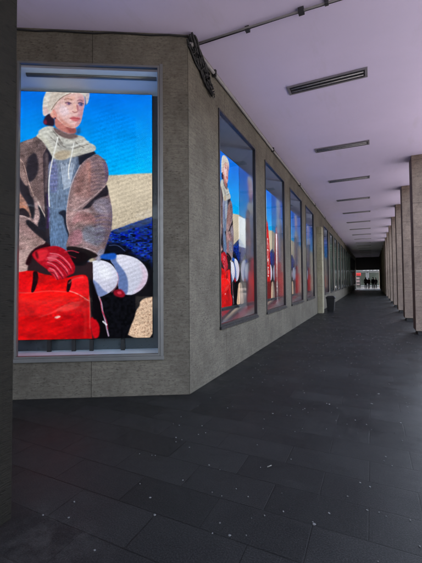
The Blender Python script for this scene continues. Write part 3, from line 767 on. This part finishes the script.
t = MB(); q0 = Vector((XW, YC, 0)); outw = -inw
pts = [q0-dirv*(i*.25)+outw*.015+Vector((0,0,4.815+.010*sin(i*2.1)+.006*sin(i*.7))) for i in range(0, 24)]
t.tube(pts, .011, 6); tag(t.build('wall_cable', M_cable), 'black cable sagging along the top of the corner shop front', 'cable')
# ragged bundle at the corner
cb = empty('cable_bundle', (XW, YC, CZ))
tag(cb, 'tangled black cable bundle and torn netting hanging at the top corner of the wall', 'cable bundle')
t = MB()
for j in range(15):
    ph = j*2.4; r0 = .018*math.sqrt(j)+.004; end = random.uniform(.62, .86); pts = []
    for i in range(13):
        u = i/12*end; sw = r0*(1.15-.75*u)
        pts.append((.045+max(-.025, sw*.6*sin(ph+u*2)), .01+.80*u+sw*cos(ph+u*2.5), min(-.018, -.07-.50*u**1.1+sw*1.2*sin(ph+u*3)-.03*sin(u*9+j))))
    t.tube(pts, [random.uniform(.012,.017) for _ in pts], 7)
t.build('cable', M_cable, cb)
t = MB()
for j in range(130):
    u = random.random()*.84; c = Vector((.04+random.random()*.04, .03+.80*u+random.uniform(-.04,.04), -.07-.50*u**1.15-random.random()*.13*(1-.5*u)))
    a, b = (Vector([random.uniform(-1,1) for _ in range(3)]).normalized()*random.uniform(.02,.05) for _ in range(2))
    if c.z > -.02: c.z = -.02
    t.face([c, c+a, c+a*.6+b]); t.face([c, c+a*.6+b, c-a*.4+b*.6])
t.build('netting', M_cable, cb)

# ================================================================ litter bin
lb = empty('litter_bin', (XW+.42, 17.05, 0))
tag(lb, 'black litter bin standing on the paving beside the pale pilaster', 'litter bin')
def sq(h, z, r=.03):
    out = []
    for cx, cy, a0 in ((1,1,0),(-1,1,90),(-1,-1,180),(1,-1,270)):
        for d in (0, 45, 90):
            a = radians(a0+d); out.append((cx*(h-r)+r*cos(a), cy*(h-r)+r*sin(a), z))
    return out
MB().rings([sq(.15,.02), sq(.19,.60)], smooth=False).build('body', M_bin, lb)
MB().rings([sq(.21,.601), sq(.215,.64), sq(.20,.66), sq(.16,.70), sq(.09,.72)], smooth=False).build('lid', M_bin, lb)
MB().rings([sq(.13,0), sq(.13,.019)], smooth=False).build('foot', M_black, lb)

# ================================================================ old gum on the paving
gm = MB()
for i in range(900):
    x = random.uniform(-2.0, 2.6); y = random.uniform(.8, 15)
    if x < -2.0+0 and y > 3: continue
    r = random.uniform(.0035,.009)*(1.7 if random.random() < .12 else 1); k = 7; e = random.uniform(.6,1); a0 = random.uniform(0,6)
    ring = []
    for j in range(k):
        rr = r*random.uniform(.75,1.15); a = 2*pi*j/k
        px, py = rr*cos(a), rr*sin(a)*e
        ring.append((x+px*cos(a0)-py*sin(a0), y+px*sin(a0)+py*cos(a0), .0025))
    top = [(x+(p[0]-x)*.7, y+(p[1]-y)*.7, .005) for p in ring]
    gm.rings([[(p[0],p[1],.0004) for p in ring], ring, top])
tag(gm.build('chewing_gum', M_gum), 'pale flattened gum spots and crumbs scattered over the dark paving', 'litter', kind='stuff')
ct = MB(); ct.tube([(-0.787,2.692,.005), (-0.764,2.727,.005)], .004, 8)
tag(ct.build('cigarette_end', plain('cigarette_paper', (.16,.155,.14), .8)), 'white cigarette end lying on the dark paving in the middle', 'litter')

# ================================================================ people at the far end
M_skin = plain('skin', (.35,.22,.16), .6); M_hair = plain('dark_hair', (.015,.012,.01), .6)
def skinned(name, verts, edges, rad, mat, parent, lv=2):
    me = bpy.data.meshes.new(name); me.from_pydata(verts, edges, []); me.update(); me.materials.append(mat)
    o = bpy.data.objects.new(name, me); COL.objects.link(o); o.parent = parent
    sk = o.modifiers.new('skin', 'SKIN'); sk.use_smooth_shade = True
    if not me.skin_vertices: me.skin_vertices.new()
    for i, r in enumerate(rad):
        d = me.skin_vertices[0].data[i]; d.radius = (r, r) if not isinstance(r, tuple) else r; d.use_root = (i == 0)
    ss = o.modifiers.new('sub', 'SUBSURF'); ss.levels = lv; ss.render_levels = lv
    return o
def person(loc, rz, h, label, c_coat, c_leg, stride, longcoat=False):
    root = empty('person', loc, rz); root.scale = (h/1.75,)*3
    tag(root, label, 'person', 'people at the far end of the arcade')
    st = stride
    V = [(0,0,.95),(0,.01,1.12),(0,0,1.32),(0,0,1.45),(0,.01,1.53),(0,.02,1.62),(0,.01,1.71),
         (-.09,0,.90),(-.10,.04+st*.4,.50),(-.10,st,.07),(-.10,st+.16,.04),
         (.09,0,.90),(.10,.04-st*.3,.50),(.10,-st,.07),(.10,-st+.16,.04),
         (-.19,0,1.41),(-.22,-.03,1.14),(-.21,.08,.92),(-.20,.12,.83),
         (.19,0,1.41),(.22,-.03,1.14),(.21,.08,.92),(.20,.12,.83)]
    E = [(0,1),(1,2),(2,3),(3,4),(4,5),(5,6),(0,7),(7,8),(8,9),(9,10),(0,11),(11,12),(12,13),(13,14),(3,15),(15,16),(16,17),(17,18),(3,19),(19,20),(20,21),(21,22)]
    Rr = [(.15,.10),(.13,.09),(.16,.10),(.10,.08),.05,.085,.07,.085,.06,.045,.04,.085,.06,.045,.04,.06,.045,.035,.04,.06,.045,.035,.04]
    skinned('body', V, E, Rr, M_skin, root)
    cv = [0,1,2,3,15,16,17,19,20,21]; mp = {v: i for i, v in enumerate(cv)}
    skinned('coat', [V[i] for i in cv]+([(0,0,.62)] if longcoat else [(0,0,.84)]), [(mp[a], mp[b]) for a, b in E if a in mp and b in mp]+[(0, len(cv))],
            [(.18,.13),(.16,.12),(.19,.13),(.12,.10),.078,.062,.055,.078,.062,.055]+[(.22,.16) if longcoat else (.18,.14)], plain('coat_cloth', c_coat, .85), root)
    lv = [0,7,8,9,11,12,13]; mp = {v: i for i, v in enumerate(lv)}
    skinned('trousers', [V[i] for i in lv], [(mp[a], mp[b]) for a, b in E if a in mp and b in mp], [(.165,.115),.10,.078,.06,.10,.078,.06], plain('trouser_cloth', c_leg, .85), root)
    skinned('hair', [(0,.0,1.66),(0,-.02,1.72),(0,-.03,1.60)], [(0,1),(0,2)], [.10,.075,.07], M_hair, root)
    return root
person((-.85,57.0,0), 0, 1.76, 'dark silhouetted person in a long coat, leftmost at the far end', (.012,.012,.014), (.012,.012,.015), .12, True)
person((-.42,57.3,0), .3, 1.66, 'person in a dark red jacket beside the long coated figure', (.05,.010,.014), (.012,.012,.015), -.08)
person((.16,57.0,0), pi, 1.74, 'person in black with hood, third from left at the far end', (.010,.011,.013), (.012,.012,.015), .15)
person((.52,57.5,0), pi-.2, 1.68, 'rightmost dark figure near the last pillar at the far end', (.014,.014,.016), (.010,.010,.012), -.1)

# ================================================================ beyond the end: kiosk sign, bright shop front
M_white = plain('pale_render_front', (.045,.045,.042), .7, 0, .06); M_red = plain('red_enamel', (.55,.03,.03), .45)
kx = empty('sign_kiosk', (-2.05, 61.0, 0)); tag(kx, 'white advertising pillar with a red top standing beyond the arcade end', 'sign')
MB().box((-.42,-.12,.0), (.42,.12,.25)).build('base', M_darkwall, kx)
MB().box((-.40,-.10,.25), (.40,.10,2.05)).build('panel', M_white, kx, bevel=.02)
MB().box((-.44,-.12,2.052), (.44,.12,2.5)).build('red_top', M_red, kx, bevel=.02)
for zz, hh in ((1.5,.3), (1.0,.34), (.55,.2)):
    MB().box((-.28,-.115,zz), (.24,-.102,zz+hh)).build('poster', plain('poster_ink', (.30,.22,.22), .6, 0, .5, 12), kx)
bf = empty('end_shop', (0, 76, 0)); tag(bf, 'bright white shop front facing the far end of the arcade', 'building')
fb = facade(-9, 10, 0, 9, [(-4.2,-1.0,.15,2.9),(-.6,2.8,.15,2.9),(3.2,6.4,.15,2.9)], .3); fb.build('wall', M_white, bf)
for a, b in ((-4.2,-1.0),(-.6,2.8),(3.2,6.4)):
    f = ring_frame(a+.002, b-.002, .152, 2.898, .08, .1, .16).build('window', M_alu, bf)
    MB().box((a+.08,.12,.23), (b-.08,.13,2.82)).build('pane', plain('pale_window', (.02,.025,.018), .2, 0, .7, 1.3), f)
MB().box((-5,-.16,3.0), (7,-.003,3.75)).build('fascia', M_white, bf, bevel=.01)
for x0, x1 in ((-1.6,-1.1),(-.95,-.4),(-.2,.1),(.35,.9),(1.1,1.5),(1.7,2.3)):
    MB().box((x0,-.19,3.15), (x1,-.162,3.6)).build('fascia_mark', M_darkwall, bf)

# blocks across the street and behind the viewer (seen only mirrored in the glass, they shut off the low sky; the rear one is added for it)
M_sglass = plain('street_glass', (.03,.035,.04), .1)
def block(name, label, loc, rz, x0, x1, h, rows, mat):
    ob = empty(name, loc, rz); tag(ob, label, 'building')
    n = int((x1-x0-6)/4.2)
    wins = [(x0+3+i*4.2, x0+3+i*4.2+2.4, 1.0+j*3.6, 3.2+j*3.6) for i in range(n) for j in range(rows)]
    fb = facade(x0, x1, 0, h, wins, .35)
    fb.box((x0,.36,0), (x1,8,h-.3)); fb.build('wall', mat, ob)
    for a, b, c, d in wins: MB().box((a,.2,c), (b,.25,d)).build('window', M_sglass, ob)
block('street_block', 'pale office block across the road, seen only between pillars', (18, 20, 0), -pi/2, -48, 44, 7.8, 2, plain('grey_render', (.10,.095,.085), .8, 0, .15, 1))
block('rear_sky_block', 'unseen dark block added behind the viewer to shut off the low sky', (-4, -24, 0), pi, -18, 30, 7.8, 2, plain('dark_brick', (.06,.05,.045), .8, 0, .2, 2))
# ================================================================ light
w = bpy.data.worlds.new('World'); S.world = w; w.use_nodes = True
nt = w.node_tree; bg = nt.nodes['Background']
sk = nt.nodes.new('ShaderNodeTexSky'); sk.sky_type = 'NISHITA'; sk.sun_disc = False
EL, AZ = radians(62), radians(165)       # sun high over the shop building, so the arcade lies in shade
sk.sun_elevation = EL; sk.sun_rotation = pi/2-AZ; sk.air_density = .9; sk.dust_density = 4.0
hs = N(nt, 'ShaderNodeHueSaturation', Saturation=.55); nt.links.new(sk.outputs[0], hs.inputs['Color']); nt.links.new(hs.outputs[0], bg.inputs[0]); bg.inputs[1].default_value = SKY
sl = bpy.data.lights.new('sun', 'SUN'); sl.energy = SUN; sl.angle = radians(14); sl.color = (1,.95,.88)
so = bpy.data.objects.new('sun', sl); COL.objects.link(so)
so.rotation_euler = Vector((cos(EL)*cos(AZ), cos(EL)*sin(AZ), sin(EL))).to_track_quat('Z', 'Y').to_euler()
so.location = (-5, 0, 30)

# ================================================================ camera
cd = bpy.data.cameras.new('camera'); co = bpy.data.objects.new('camera', cd); COL.objects.link(co); S.camera = co
cd.sensor_width = 36; cd.lens = 340/563*36; cd.shift_y = -12.5/563; cd.clip_end = 2000; cd.clip_start = .05
mat = Matrix.Rotation(radians(25.3), 3, 'Z') @ Matrix.Rotation(radians(91.9), 3, 'X') @ Matrix.Rotation(radians(-.45), 3, 'Z')
co.location = (0, 0, 1.5); co.rotation_euler = mat.to_euler()

S.render.engine = 'CYCLES'
S.view_settings.view_transform = 'Standard'; S.view_settings.look = 'None'; S.view_settings.gamma = 1; S.view_settings.exposure = EXPO
S.view_settings.use_curve_mapping = False
